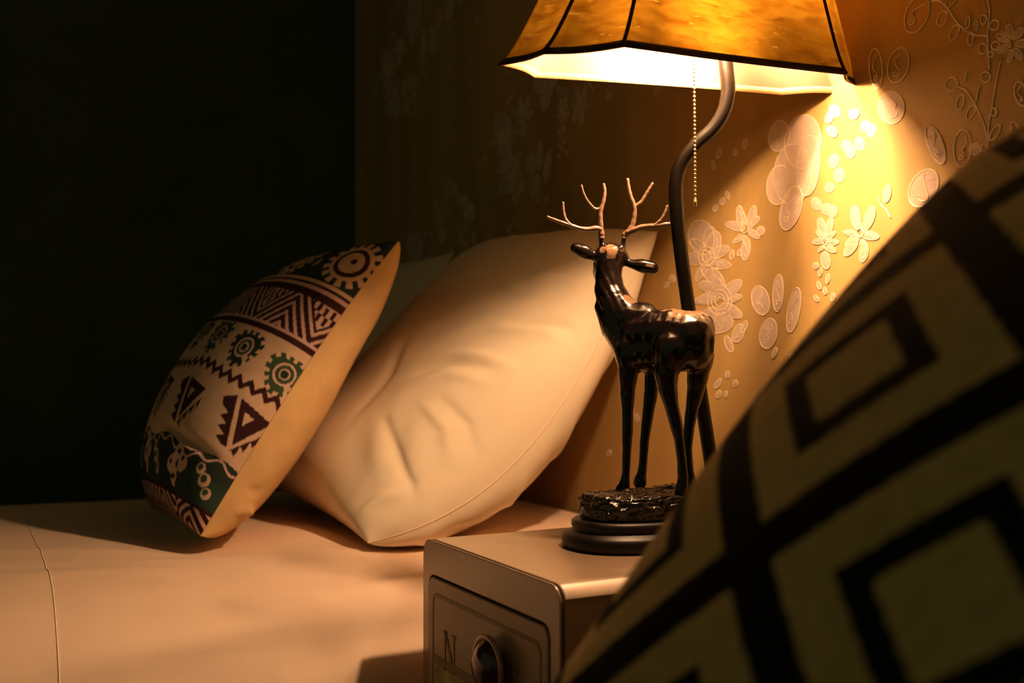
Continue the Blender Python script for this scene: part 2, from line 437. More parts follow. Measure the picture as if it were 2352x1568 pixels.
# the paper repeats along the wall and up it
base_V, base_F, base_M = list(wp.mb.V), list(wp.mb.F), list(wp.mb.M)
bv = np.array(base_V)
for dy, dz in ((-0.78, -0.36), (1.56, 0.0), (0.78, 0.36), (0.0, 0.72), (-0.78, 0.36), (1.56, 0.72), (0.78, 1.08), (-0.78, 1.08)):
    W = bv + np.array([0, dy, dz])
    o = len(wp.mb.V); keep = (W[:, 1] < FAR_Y - 0.02) & (W[:, 2] < CEIL - 0.02) & (W[:, 2] > 0.02)
    wp.mb.V += [tuple(v) for v in W]
    for f, m in zip(base_F, base_M):
        if all(keep[i] for i in f): wp.mb.F.append(tuple(i + o for i in f)); wp.mb.M.append(m)
wallbox = box(WALL_X, WALL_X + 0.1, -1.6, FAR_Y, 0, CEIL)
wp.mb.add(*wallbox, 0)
structure(wp.mb.build('wall_right', [M['gold'], M['bloom'], M['outline']], smooth=False))

# ---------------------------------------------------------------- the bed by the far wall
BX0, BX1 = -0.95, 1.13
def bump_top(X, Y):
    """soft dents under the pillows and slow waves of the sheet"""
    z = 0.004 * np.sin(2.3 * X + 1.3 * Y + 0.4) + 0.003 * np.sin(5.1 * X - 3.7 * Y)
    z = z - 0.022 * np.exp(-((X - 0.36) / 0.10) ** 2 - ((Y - 2.02) / 0.36) ** 2)
    z = z - 0.020 * np.exp(-((X - 0.72) / 0.16) ** 2 - ((Y - 2.00) / 0.42) ** 2)
    z = z + 0.012 * np.exp(-((X - 0.55) / 0.06) ** 2 - ((Y - 1.85) / 0.20) ** 2)
    for x0, y0, x1, y1, w, h in ((0.62, 1.62, 0.16, 1.70, 0.022, 0.006), (0.66, 1.57, 0.10, 1.60, 0.018, -0.005), (0.34, 1.72, -0.1, 1.95, 0.03, 0.006), (0.30, 1.66, -0.05, 1.74, 0.025, -0.005), (1.05, 1.56, 0.7, 1.54, 0.02, 0.005), (0.92, 1.8, 0.70, 1.62, 0.02, 0.008)):
        z = z + fold(X, Y, [(x0, y0), (x1, y1)], w, h)
    return z
RAD = 0.22
def sheet_top(X, Y):
    X = np.asarray(X, float); Y = np.asarray(Y, float)
    z = BED_Z + bump_top(X, Y)
    t = np.clip((BED_Y0 + RAD - Y) / RAD, 0, 1)
    return z - RAD * (1 - np.sqrt(np.clip(1 - t * t, 0, 1)))
prof = []
for z in np.linspace(0.10, BED_Z - RAD, 40)[:-1]: prof.append((BED_Y0, z, 0.0, -1, 0))
for a in np.linspace(0, math.pi / 2, 22): prof.append((BED_Y0 + RAD - RAD * math.cos(a), BED_Z - RAD + RAD * math.sin(a), math.sin(a), -math.cos(a), math.sin(a)))
for y in np.linspace(BED_Y0 + RAD, BED_Y1 - RAD, 120)[1:-1]: prof.append((y, BED_Z, 1.0, 0, 1))
for a in np.linspace(math.pi / 2, 0, 14): prof.append((BED_Y1 - RAD + RAD * math.cos(a), BED_Z - RAD + RAD * math.sin(a), math.sin(a), math.cos(a), math.sin(a)))
for z in np.linspace(BED_Z - RAD, 0.10, 12)[1:]: prof.append((BED_Y1, z, 0.0, 1, 0))
prof = np.array(prof); ns = len(prof); nx = 300
XS = np.linspace(BX1, BX0, nx)
side_n = smooth_noise(nx, ns, 9, 7, 11) * 0.6 + smooth_noise(nx, ns, 26, 16, 12) * 0.25
SV = np.zeros((nx, ns, 3))
XX = np.repeat(XS[:, None], ns, 1); YY = np.repeat(prof[None, :, 0], nx, 0)
arc = np.concatenate([[0], np.cumsum(np.hypot(np.diff(prof[:, 0]), np.diff(prof[:, 1])))])
SS = np.repeat(arc[None, :], nx, 0)
bt = bump_top(XX, YY)
disp = 0.008 * side_n * (1 - 0.6 * prof[None, :, 2])
for pts, w, h in (([(0.74, 0.36), (0.40, 0.33), (0.12, 0.30)], 0.022, 0.011), ([(0.70, 0.31), (0.42, 0.27)], 0.02, -0.008), ([(0.60, 0.40), (0.30, 0.41)], 0.016, -0.008),
                  ([(0.82, 0.42), (0.55, 0.37), (0.35, 0.37)], 0.016, 0.010), ([(0.55, 0.24), (0.25, 0.18)], 0.03, 0.004)):
    disp = disp + fold(XX, SS, pts, w, h)
# hem: left of the seam the sheet is doubled
SEAM_X = 0.105
hem = 0.0003 / (1 + np.exp((XX - SEAM_X) / 0.0012))
disp = disp + hem
SV[..., 0] = XX
SV[..., 1] = prof[None, :, 0] + disp * prof[None, :, 3]
SV[..., 2] = prof[None, :, 1] + disp * prof[None, :, 4] + bt * prof[None, :, 2]
sheet = mesh('bed_sheet', SV, grid_faces(nx, ns, flip=True), M['sheet'], loc=(0.1, 2.1, 0.1))
tag(sheet, 'cream cotton bed sheet spread smooth over the bed under the pillows', 'sheet')
ks = int(np.argmin(np.abs(XS - SEAM_X))); kend = int(np.argmin(np.abs(prof[:, 0] - 2.5)))
seam_path = SV[ks, :kend] + np.stack([0 * prof[:kend, 0], prof[:kend, 3], prof[:kend, 4]], 1) * 0.0003
mesh('hem_seam', *tube(seam_path, 0.0008, 6), M['thread'], sheet)

bed = empty('bed', (0.1, 2.1, 0.0), 'bed under the cream sheet between nightstand and dark green wall', 'bed')
mesh('mattress', *box(BX0 + 0.02, BX1 - 0.015, BED_Y0 + 0.06, BED_Y1 - 0.06, 0.25, BED_Z - 0.06, 0.09, 4), M['pillow'], bed)
mesh('bed_base', *box(BX0 + 0.03, BX1 - 0.02, BED_Y0 + 0.06, BED_Y1 - 0.06, 0.10, 0.248, 0.01), M['wood'], bed)
for lx in (BX0 + 0.10, BX1 - 0.12):
    for ly in (BED_Y0 + 0.10, BED_Y1 - 0.10):
        mesh('leg', *box(lx - 0.03, lx + 0.03, ly - 0.03, ly + 0.03, 0.0, 0.10, 0.004), M['wood'], bed)

# second bed, the one the diamond cushion stands on
bed2 = empty('bed', (0.1, 0.1, 0.0), 'bed carrying the diamond cushion, hidden below it at the bottom right', 'bed')
mesh('mattress', *box(-0.8, 1.10, -0.55, 0.84, 0.25, 0.4925, 0.09, 5), M['olive'], bed2)
mesh('bed_base', *box(-0.78, 1.09, -0.53, 0.80, 0.10, 0.248, 0.01), M['wood'], bed2)
for lx in (-0.70, 1.0):
    for ly in (-0.45, 0.65):
        mesh('leg', *box(lx - 0.03, lx + 0.03, ly - 0.03, ly + 0.03, 0.0, 0.10, 0.004), M['wood'], bed2)

# ---------------------------------------------------------------- pillows and cushions
def pad_sides(pad, n, bumps=(None, None), clamp=None):
    e = edge_grid(n); U, Vv = np.meshgrid(e, e, indexing='ij')
    out = []
    for side, b in ((1, bumps[0]), (-1, bumps[1])):
        P = pad.surf(U, Vv, side, b(U, Vv) if b else None)
        P[..., 0] = np.minimum(P[..., 0], WALL_X - 0.004)
        if clamp is not None: P[..., 2] = np.maximum(P[..., 2], clamp(P[..., 0], P[..., 1]))
        out.append(P)
    return U, Vv, out[0], out[1]

def pad_rim(P):
    return np.concatenate([P[:-1, 0], P[-1, :-1], P[:0:-1, -1], P[0, :0:-1]])

def arc_u(P):
    s = np.linalg.norm(np.diff(P, axis=0), axis=2)
    return np.vstack([np.zeros((1, P.shape[1])), np.cumsum(s, 0)])

def set_print(o, colors):
    a = o.data.color_attributes.new('print', 'FLOAT_COLOR', 'POINT')
    c = np.ones((len(colors), 4), np.float32); c[:, :3] = colors
    a.data.foreach_set('color', c.ravel())

def closed_pad(name, Pf, Pb, mat, n, loc):
    mb = MB(); mb.add(Pf.reshape(-1, 3), grid_faces(n, n)); mb.add(Pb.reshape(-1, 3), grid_faces(n, n, flip=True))
    o = mb.build(name, mat, loc=loc)
    bm = bmesh.new(); bm.from_mesh(o.data); bmesh.ops.remove_doubles(bm, verts=bm.verts, dist=1e-5)
    bmesh.ops.recalc_face_normals(bm, faces=bm.faces); bm.to_mesh(o.data); bm.free()
    o.data.polygons.foreach_set('use_smooth', [True] * len(o.data.polygons))
    return o

# big white pillow leaning on the papered wall
def white_front(U, V):
    n = U.shape[0]
    b = 0.004 * smooth_noise(n, n, 5, 6, 3) + 0.0018 * smooth_noise(n, n, 13, 11, 4) + 0.0008 * smooth_noise(n, n, 30, 22, 5)
    F_ = ([(0.215, 0.25), (0.119, 0.20), (0.042, 0.159), (0.010, 0.125)], 0.013, -0.008), \
         ([(0.25, 0.235), (0.15, 0.17), (0.07, 0.125), (0.02, 0.09)], 0.030, 0.006), \
         ([(0.15, 0.29), (0.08, 0.225), (0.03, 0.18)], 0.03, 0.004), \
         ([(0.12, 0.60), (0.045, 0.663), (0.018, 0.684), (0.005, 0.646)], 0.009, -0.007), \
         ([(0.14, 0.58), (0.055, 0.635), (0.02, 0.645)], 0.014, 0.005), \
         ([(0.28, 0.50), (0.174, 0.574), (0.078, 0.618)], 0.016, 0.005), \
         ([(0.24, 0.35), (0.169, 0.422), (0.085, 0.457)], 0.016, 0.007), \
         ([(0.25, 0.39), (0.18, 0.455), (0.10, 0.49)], 0.013, -0.006), \
         ([(0.242, 0.452), (0.14, 0.499), (0.057, 0.526)], 0.015, 0.006), \
         ([(0.134, 0.364), (0.055, 0.351), (0.015, 0.306)], 0.013, -0.005), \
         ([(0.16, 0.33), (0.07, 0.31), (0.03, 0.26)], 0.014, 0.005), \
         ([(0.083, 0.05), (0.134, 0.13), (0.172, 0.224), (0.26, 0.33)], 0.034, 0.003), \
         ([(0.06, 0.03), (0.05, 0.08), (0.03, 0.13)], 0.014, 0.008), \
         ([(0.34, 0.22), (0.36, 0.36), (0.44, 0.50)], 0.022, -0.007), \
         ([(0.142, 0.758), (0.045, 0.79), (0.012, 0.83)], 0.020, 0.006), \
         ([(0.30, 0.70), (0.20, 0.68), (0.12, 0.71)], 0.020, -0.004)
    for p, w, h in F_: b = b + fold(U, V, p, w, h)
    return b
def white_back(U, V):
    n = U.shape[0]
    b = 0.003 * smooth_noise(n, n, 6, 7, 8)
    for p, w, h in (([(0.01, 0.55), (0.05, 0.48), (0.12, 0.46)], 0.016, -0.006), ([(0.01, 0.36), (0.04, 0.30), (0.10, 0.30)], 0.016, -0.007),
                    ([(0.008, 0.16), (0.04, 0.16), (0.10, 0.20)], 0.018, 0.010), ([(0.008, 0.10), (0.05, 0.08)], 0.014, -0.008), ([(0.006, 0.90), (0.03, 0.80), (0.05, 0.70)], 0.012, -0.008)):
        b = b + fold(U, V, p, w, h)
    return b
NW = 240
rest = lambda X, Y: sheet_top(X, Y) + 0.004
U, Vv, Pf, Pb = pad_sides(WHITE, NW, (white_front, white_back), rest)
wl = (float(WHITE.B[0]) + 0.15, 2.0, BED_Z)
white = closed_pad('pillow', Pf, Pb, M['pillow'], NW, wl)
tag(white, 'large white pillow leaning on the gold wall between patterned cushion and lamp', 'pillow', None)
mesh('seam', *tube(pad_rim(Pf), 0.0013, 6, closed=True), M['sheet'], white)

# second pillow behind it
U, Vv, Pf, Pb = pad_sides(REAR, 60, (lambda U, V: 0.005 * smooth_noise(60, 60, 4, 4, 21), None), lambda X, Y: np.where(Y < BED_Y1 - 0.1, sheet_top(X, Y) + 0.0015, 0.45))
rear = closed_pad('pillow', Pf, Pb, M['pillow'], 60, (0.95, 2.65, BED_Z))
tag(rear, 'shadowed pillow of which one corner peeks out behind the white pillow', 'pillow')
mesh('seam', *tube(pad_rim(Pf), 0.0013, 6, closed=True), M['sheet'], rear)

# printed cushion
CREAM, MAROON, GREEN, TEAL, MAUVE = (0.60, 0.42, 0.30), (0.035, 0.010, 0.012), (0.035, 0.070, 0.036), (0.016, 0.030, 0.024), (0.58, 0.38, 0.33)
def inpoly(S, Y, pts):
    r = np.zeros(S.shape, bool); n = len(pts)
    for i in range(n):
        (x1, y1), (x2, y2) = pts[i], pts[(i + 1) % n]
        c = ((y1 > Y) != (y2 > Y)) & (S < (x2 - x1) * (Y - y1) / (y2 - y1 + 1e-12) + x1)
        r ^= c
    return r
def tri(x): return 2 * np.abs(x - np.floor(x + 0.5))          # 0..1..0 with period 1
def paint_print(S, Y):
    col = np.zeros(S.shape + (3,)); col[:] = CREAM
    def put(mask, c): col[mask] = c
    # top green band with suns
    put(Y > 0.470, TEAL)
    for k in range(5):
        cx, cy = 0.047 + 0.165 * k, 0.536 - 0.004 * (k % 2)
        dx, dy = S - cx, Y - cy; r = np.hypot(dx, dy); th = np.arctan2(dy, dx)
        rays = (r < 0.056) & (r > 0.036) & (np.cos(15 * th + 0.5) > -0.15)
        put(rays & (Y > 0.472), CREAM); put(r < 0.042, CREAM); put(r < 0.034, MAROON); put(r < 0.025, CREAM); put(np.hypot(dx + 0.004, dy - 0.003) < 0.0065, MAROON)
        lf = (((S - cx - 0.083) / 0.012) ** 2 + ((Y - cy + 0.015 - (S - cx - 0.083) * 0.8) / 0.02) ** 2) < 1
        put(lf, GREEN); put((((S - cx - 0.083) / 0.005) ** 2 + ((Y - cy + 0.015) / 0.012) ** 2) < 1, CREAM)
    # zigzag band
    z = (Y > 0.352) & (Y <= 0.478)
    put(z, MAUVE)
    zt = tri((S - 0.022) / 0.135)
    q = (Y - 0.364 - 0.080 * zt * 1.05)
    dark = (np.mod(q / 0.0225, 1) < 0.60)
    put(z & dark, MAROON)
    # steps in the triangles above the zigzag
    ph = np.mod((S - 0.022) / 0.135 + 0.5, 1) - 0.5
    up = z & (np.abs(ph) < 0.30) & (q > 0.030)
    put(up, MAUVE)
    st = up & (np.abs((Y - 0.420) - 0.26 * (np.abs(ph) * 0.135) - 0.008 * np.sign(np.sin(ph * 60))) < 0.008)
    put(st, MAROON)
    for y0, y1, c in ((0.470, 0.478, CREAM), (0.464, 0.470, MAROON), (0.457, 0.464, MAUVE), (0.441, 0.457, MAROON), (0.362, 0.367, MAUVE), (0.350, 0.362, MAROON)):
        put((Y > y0) & (Y <= y1), c)
    # rosettes
    for k in range(6):
        cx, cy = 0.024 + 0.098 * k, 0.298 + 0.010 * min(k, 2)
        dx, dy = S - cx, Y - cy; r = np.hypot(dx, dy); th = np.arctan2(dy, dx)
        put(r < 0.030 + 0.008 * (np.cos(13 * th + k) > -0.1) + 0.004 * np.sin(3 * th), GREEN if k % 2 == 0 else TEAL)
        put(r < 0.0205, MAUVE); put(r < 0.0165, GREEN); put(r < 0.010, MAUVE); put(r < 0.0075, TEAL)
        put((np.hypot(dx + 0.017, dy + 0.018) < 0.006), MAUVE if k % 2 else CREAM)
    # jagged line
    jag = 0.250 + 0.014 * (tri(S / 0.026) - 0.5) + 0.01 * np.exp(-((S - 0.20) / 0.05) ** 2)
    put(np.abs(Y - jag) < 0.0065, MAROON)
    # stepped triangles
    for k in range(5):
        o = 0.150 * k
        put(inpoly(S - o, Y, [(-0.004, 0.214), (0.064, 0.226), (0.034, 0.150)]), MAROON)
        put(inpoly(S - o, Y, [(0.026, 0.205), (0.046, 0.209), (0.037, 0.186)]), CREAM)
        teeth = [(0.073, 0.228), (0.041, 0.142)]
        left = []
        for j in range(5):
            f = j / 5; y = 0.142 + 0.086 * f
            left += [(0.050 + 0.034 * f, y), (0.070 + 0.034 * f, y + 0.009)]
        put(inpoly(S - o, Y, teeth + left[:8] + [(0.098, 0.215)]), MAROON)
        low = [(0.036, 0.138), (-0.006, 0.196)]
        for j in range(4):
            f = j / 4; low += [(-0.008 + 0.010 * j, 0.176 - 0.014 * j), (0.001 + 0.010 * j, 0.184 - 0.014 * j)]
        put(inpoly(S - o, Y, low), MAROON)
    # dark green band with blossoms
    g = (Y < 0.116 + 0.006 * np.sin(S * 40)) & (Y > 0.034)
    put(g, TEAL)
    put(g & (Y < 0.085) & (np.mod(S, 0.21) < 0.11), (0.022, 0.050, 0.034))
    w = 0.116 + 0.006 * np.sin(S * 40)
    put(np.abs(Y - w + 0.008 + 0.005 * np.sin(S * 130)) < 0.0022, MAUVE)
    for k in range(3):
        o = 0.19 * k
        r = np.hypot((S - 0.132 - o), (Y - 0.080)); th = np.arctan2(Y - 0.080, S - 0.132 - o)
        put(g & (r < 0.030 + 0.006 * np.cos(4 * th + 0.6)), CREAM); put(r < 0.009, GREEN)
        for a in range(5): put(np.hypot(S - 0.132 - o - 0.022 * math.cos(a * 1.26), Y - 0.080 - 0.022 * math.sin(a * 1.26)) < 0.0048, TEAL)
        for cx, cy, R in ((0.045, 0.078, 0.012), (0.030, 0.060, 0.010), (0.062, 0.092, 0.010)):
            rr = np.hypot(S - cx - o, Y - cy); put(g & (rr < R), CREAM); put(g & (np.hypot(S - cx - o - 0.002, Y - cy - 0.002) < R * .55), GREEN)
    # chevrons along the bottom
    c = Y <= 0.036
    qq = Y - 0.55 * np.abs(np.mod(S - 0.045, 0.15) - 0.075)
    put(c, MAUVE); put(c & (np.mod(qq / 0.016, 1) < 0.55), MAROON)
    put((Y > 0.032) & (Y < 0.038), MAROON)
    return col
NC = 420
cl = (float(CUSH.B[0]) + 0.08, 2.05, BED_Z)
cush = empty('cushion', cl, 'cushion printed with suns, zigzags and triangles leaning on the white pillow', 'cushion')
def cush_back(U, V):
    n = U.shape[0]
    b = 0.003 * smooth_noise(n, n, 7, 8, 31)
    for p, w, h in (([(0.004, 0.10), (0.03, 0.12), (0.08, 0.12)], 0.014, -0.010), ([(0.004, 0.16), (0.03, 0.19)], 0.014, 0.006), ([(0.004, 0.62), (0.04, 0.58)], 0.02, 0.004)): b = b + fold(U, V, p, w, h)
    return b
U, Vv, Pf, Pb = pad_sides(CUSH, NC, (lambda U, V: 0.002 * smooth_noise(NC, NC, 6, 6, 30) + fold(U, V, [(0.0, 0.19), (0.12, 0.20), (0.3, 0.22)], 0.014, -0.010) + fold(U, V, [(0.16, 0.0), (0.17, 0.1), (0.15, 0.2)], 0.012, -0.006), cush_back), rest)
front = mesh('patterned_cover', Pf, grid_faces(NC, NC), M['print_'], cush)
set_print(front, paint_print(arc_u(Pf), Vv * CUSH.Hh).reshape(-1, 3))
mesh('plain_backing', Pb[::2, ::2], grid_faces(NC // 2, NC // 2, flip=True), M['tan'], cush)['label'] = 'plain tan back of the cushion'
mesh('seam', *tube(pad_rim(Pf), 0.0012, 6, closed=True), M['tan'], cush)

# diamond cushion close to the camera
def paint_diamond(U, V):
    p = (U - 0.285) / 0.215 + (V - 0.412) / 0.182; q = (U - 0.285) / 0.215 - (V - 0.412) / 0.182
    a = np.abs(np.mod(p + 1, 2) - 1); b = np.abs(np.mod(q + 1, 2) - 1)
    m = np.maximum(a, b)
    dark = (m > 0.835) | ((m > 0.315) & (m < 0.50))
    col = np.zeros(U.shape + (3,)); col[:] = (0.60, 0.44, 0.195)
    col[dark] = (0.007, 0.008, 0.006)
    return col
ND = 440
dia = empty('cushion', (0.5, 0.35, 0.4955), 'tan cushion with dark nested diamonds, close and blurred at bottom right', 'cushion')
flat2 = lambda X, Y: np.full(np.shape(X), 0.4975)
U, Vv, Pf, Pb = pad_sides(DIAM, ND, (lambda U, V: 0.002 * smooth_noise(ND, ND, 5, 5, 40), None), flat2)
dfront = mesh('patterned_cover', Pf, grid_faces(ND, ND), M['diamond'], dia)
set_print(dfront, paint_diamond(U, Vv).reshape(-1, 3))
mesh('plain_backing', Pb[::2, ::2], grid_faces(ND // 2, ND // 2, flip=True), M['olive'], dia)
mesh('piping', *tube(pad_rim(Pf), 0.003, 6, closed=True), M['piping'], dia)

# ---------------------------------------------------------------- nightstand
NX0, NX1, NY0, NY1, NZ = 0.587, 1.0, 1.003, 1.394, 0.54
ns_ = empty('nightstand', ((NX0 + NX1) / 2, (NY0 + NY1) / 2, 0), 'beige painted nightstand with printed drawers carrying the stag lamp', 'nightstand')
def rrect(y0, y1, z0, z1, r, top_only=False, seg=7):
    pts = []
    for cy, cz, a0 in ((y1 - r, z1 - r, 0), (y0 + r, z1 - r, 90), (y0 + r, z0 + r, 180), (y1 - r, z0 + r, 270)):
        if top_only and a0 >= 180: pts.append((y0, z0) if a0 == 180 else (y1, z0)); continue
        for k in range(seg + 1):
            a = math.radians(a0 + 90 * k / seg); pts.append((cy + r * math.cos(a), cz + r * math.sin(a)))
    return pts
def extrude_x(pts, x0, x1):
    n = len(pts)
    V = [(x0, y, z) for y, z in pts] + [(x1, y, z) for y, z in pts]
    Fc = [(i, (i + 1) % n, n + (i + 1) % n, n + i) for i in range(n)] + [tuple(range(n))[::-1], tuple(range(n, 2 * n))]
    return V, Fc
def ring_x(outer, inner, x0, x1):
    """a flat ring between two outlines of equal length, x0 (front) to x1"""
    n = len(outer)
    V = [(x0, *p) for p in outer] + [(x0, *p) for p in inner] + [(x1, *p) for p in outer] + [(x1, *p) for p in inner]
    Fc = []
    for i in range(n):
        j = (i + 1) % n
        Fc += [(i, j, n + j, n + i), (n + i, n + j, 3 * n + j, 3 * n + i), (i, 2 * n + i, 2 * n + j, j), (2 * n + i, 3 * n + i, 3 * n + j, 2 * n + j)]
    return V, Fc
def bevelled(o, w, seg=2, angle=40):
    m = o.modifiers.new('edge', 'BEVEL'); m.width = w; m.segments = seg; m.limit_method = 'ANGLE'; m.angle_limit = math.radians(angle)
    return o
body = rrect(NY0, NY1, 0.06, NZ, 0.022, True)
bevelled(mesh('cabinet', *extrude_x(body, NX0 + 0.0042, NX1), M['paint'], ns_, smooth=False), 0.002)
# pale strip along both top sides
for sgn, ye in ((-1, NY0), (1, NY1)):
    es = []
    for k in range(9):
        a = math.radians(22 + 50 * k / 8)
        es.append((ye - sgn * 0.022 + sgn * 0.0224 * math.sin(a), NZ - 0.022 + 0.0224 * math.cos(a)))
    es += [(y - sgn * 0.0012, z - 0.0012) for y, z in es[::-1]]
    if sgn < 0: es = es[::-1]
    mesh('edge_strip', *extrude_x(es, NX0 + 0.006, NX1), M['paleedge'], ns_, smooth=False)
# front frame with its own thin joint to the body
DY0, DY1, DZ1, DZ0 = 1.024, 1.373, 0.492, 0.285
hole = rrect(DY0, DY1, 0.085, DZ1, 0.018)
outer_ = rrect(NY0, NY1, 0.06, NZ - 0.0005, 0.022)
mesh('joint', *extrude_x(rrect(NY0 + 0.002, NY1 - 0.002, 0.062, NZ - 0.0022, 0.022, True), NX0 + 0.0012, NX0 + 0.0044), M['gap'], ns_, smooth=False)
bevelled(mesh('front_frame', *ring_x(outer_, hole, NX0 - 0.002, NX0 + 0.0014), M['paint'], ns_, smooth=False), 0.0012)
def drawer(z0, z1, main):
    dr = mesh('drawer', *extrude_x(rrect(DY0 + 0.0028, DY1 - 0.0028, z0, z1, 0.016), NX0 - 0.004, NX0 + 0.0013), M['drawer'], ns_, smooth=False)
    bevelled(dr, 0.0018)
    fx = NX0 - 0.0046
    o1, i1 = rrect(DY0 + 0.018, DY1 - 0.018, z0 + 0.018, z1 - 0.020, 0.014), rrect(DY0 + 0.0215, DY1 - 0.0215, z0 + 0.0215, z1 - 0.0255, 0.012)
    mesh('border_line', *ring_x(o1, i1, fx, fx + 0.0012), M['oliveline'], dr, smooth=False)
    if main:
        # lower picture strip
        zb = z0 + 0.092
        mesh('picture_band', *box(fx - 0.0002, fx + 0.001, DY0 + 0.023, DY1 - 0.023, zb - 0.005, zb + 0.006), M['oliveline'], dr, smooth=False)
        mesh('picture_panel', *box(fx - 0.0001, fx + 0.001, DY0 + 0.024, DY1 - 0.024, z0 + 0.022, zb - 0.006), M['picture'], dr, smooth=False)
        LL = [MB(), MB()]
        def stroke(y0, za, y1, zb_, w):
            d = np.array([y1 - y0, zb_ - za]); n = np.array([-d[1], d[0]]) / np.linalg.norm(d) * w / 2
            q = [(y0 + n[0], za + n[1]), (y0 - n[0], za - n[1]), (y1 - n[0], zb_ - n[1]), (y1 + n[0], zb_ + n[1])]
            LL[cur].add(*extrude_x(q, fx - 0.0003, fx + 0.001))
        # two worn serif capitals either side of the knob (y runs away from the viewer)
        zc = z1 - 0.093; h = 0.026; cur = 0
        yc = DY1 - 0.078
        stroke(yc + 0.016, zc + h, yc - 0.014, zc - h, 0.0065); stroke(yc + 0.016, zc + h, yc + 0.016, zc - h, 0.0016); stroke(yc - 0.014, zc - h, yc - 0.014, zc + h, 0.0016)
        for y, z in ((yc + 0.016, zc + h), (yc + 0.016, zc - h), (yc - 0.014, zc + h)): stroke(y + 0.006, z, y - 0.006, z, 0.0022)
        yc = DY0 + 0.088; cur = 1
        for o in (0.016, -0.006):
            stroke(yc + o + 0.012, zc + h, yc + o + 0.002, zc - h, 0.0062); stroke(yc + o + 0.002, zc - h, yc + o - 0.008, zc + h, 0.0018)
        for y in (0.028, 0.006, -0.014): stroke(yc + y + 0.006, zc + h, yc + y - 0.006, zc + h, 0.002)
        for L in LL: L.build('letter', M['letter'], dr, smooth=False)
        kp = on_x(1126, 1531, NX0 - 0.016); ky, kz = kp[1], kp[2]
    else:
        ky, kz = (DY0 + DY1) / 2, (z0 + z1) / 2
    prof_ = [(0.0001, 0.0330), (0.008, 0.0325), (0.017, 0.0300), (0.025, 0.0255), (0.0305, 0.0205), (0.0335, 0.0170)]
    rimp = [(0.0334, 0.0172), (0.0352, 0.0188), (0.0385, 0.0188), (0.0402, 0.0165), (0.0395, 0.0135), (0.033, 0.0110)]
    neck = [(0.033, 0.0111), (0.020, 0.009), (0.015, 0.006), (0.015, 0.002), (0.019, 0.0), (0.0001, 0.0)]
    def place(Vp): return np.stack([NX0 - 0.004 - Vp[:, 2], ky + Vp[:, 0], kz + Vp[:, 1]], 1)
    a, f = lathe(prof_); k = mesh('knob', place(a), f, M['knob'], dr)
    a, f = lathe(rimp); a2, f2 = lathe(neck)
    mesh('knob_rim', place(a), f, M['knobrim'], k); mesh('knob_neck', place(a2), f2, M['knob'], k)
drawer(DZ0, DZ1 - 0.003, True)
drawer(0.088, DZ0 - 0.006, False)
for lx in (NX0 + 0.03, NX1 - 0.03):
    for ly in (NY0 + 0.03, NY1 - 0.03):
        mesh('leg', *box(lx - 0.02, lx + 0.02, ly - 0.02, ly + 0.02, 0, 0.0605, 0.003), M['paint'], ns_, smooth=False)

# ---------------------------------------------------------------- stag lamp
LC = (0.868, 1.196, NZ)
lamp = empty('table_lamp', LC, 'stag table lamp with lit amber panelled shade standing on the nightstand', 'lamp')
def plinth_ring(a, b, e=2.6, n=72):
    out = []
    for k in range(n):
        t = 2 * math.pi * k / n; c, s = math.cos(t), math.sin(t)
        out.append((LC[0] + a * math.copysign(abs(c) ** (2 / e), c), LC[1] + b * math.copysign(abs(s) ** (2 / e), s)))
    return out
def stack_rings(levels, e=2.6):
    n = 72; V, Fc = [], []
    for a, b, z in levels: V += [(x, y, NZ + z) for x, y in plinth_ring(a, b, e, n)]
    for k in range(len(levels) - 1):
        for j in range(n):
            j2 = (j + 1) % n; Fc.append((k * n + j, k * n + j2, (k + 1) * n + j2, (k + 1) * n + j))
    Fc.append(tuple(range(n))[::-1]); Fc.append(tuple((len(levels) - 1) * n + j for j in range(n)))
    return V, Fc
mesh('plinth', *stack_rings([(0.150, 0.083, 0.0), (0.153, 0.086, 0.004), (0.153, 0.086, 0.016), (0.150, 0.083, 0.020), (0.141, 0.075, 0.0235), (0.138, 0.072, 0.026), (0.140, 0.074, 0.029), (0.140, 0.074, 0.036), (0.136, 0.070, 0.039)]), M['plinth'], lamp)
# rocky ground under the hooves
rv, rf = [], []
nr, na = 40, 220; rr = random.Random(9)
hn = 0.8 * smooth_noise(na + 1, nr, 22, 7, 51) + 0.8 * np.abs(smooth_noise(na + 1, nr, 50, 14, 52)) * 1.4 - 0.4
hn[-1] = hn[0]
for i in range(na):
    t = 2 * math.pi * i / na
    for j in range(nr):
        f = j / (nr - 1)
        if f < 0.35: rad, z = 1.0 + 0.03 * math.sin(f / 0.35 * math.pi), f / 0.35 * 0.026
        else: g = (f - 0.35) / 0.65; rad, z = math.cos(g * math.pi / 2) ** 0.75, 0.026 + 0.010 * math.sin(g * math.pi / 2)
        k = 0.0045 * hn[i, j] * min(1, f * 6)
        c, s = math.cos(t), math.sin(t)
        rv.append((LC[0] + (0.128 * rad + k * 0.9) * math.copysign(abs(c) ** 0.8, c), LC[1] + (0.064 * rad + k * 0.9) * math.copysign(abs(s) ** 0.8, s), NZ + 0.0385 + z + k * (0.8 if f > .3 else 0.2)))
mesh('rock_base', rv, grid_faces(na, nr, closed_u=True), M['rock'], lamp)

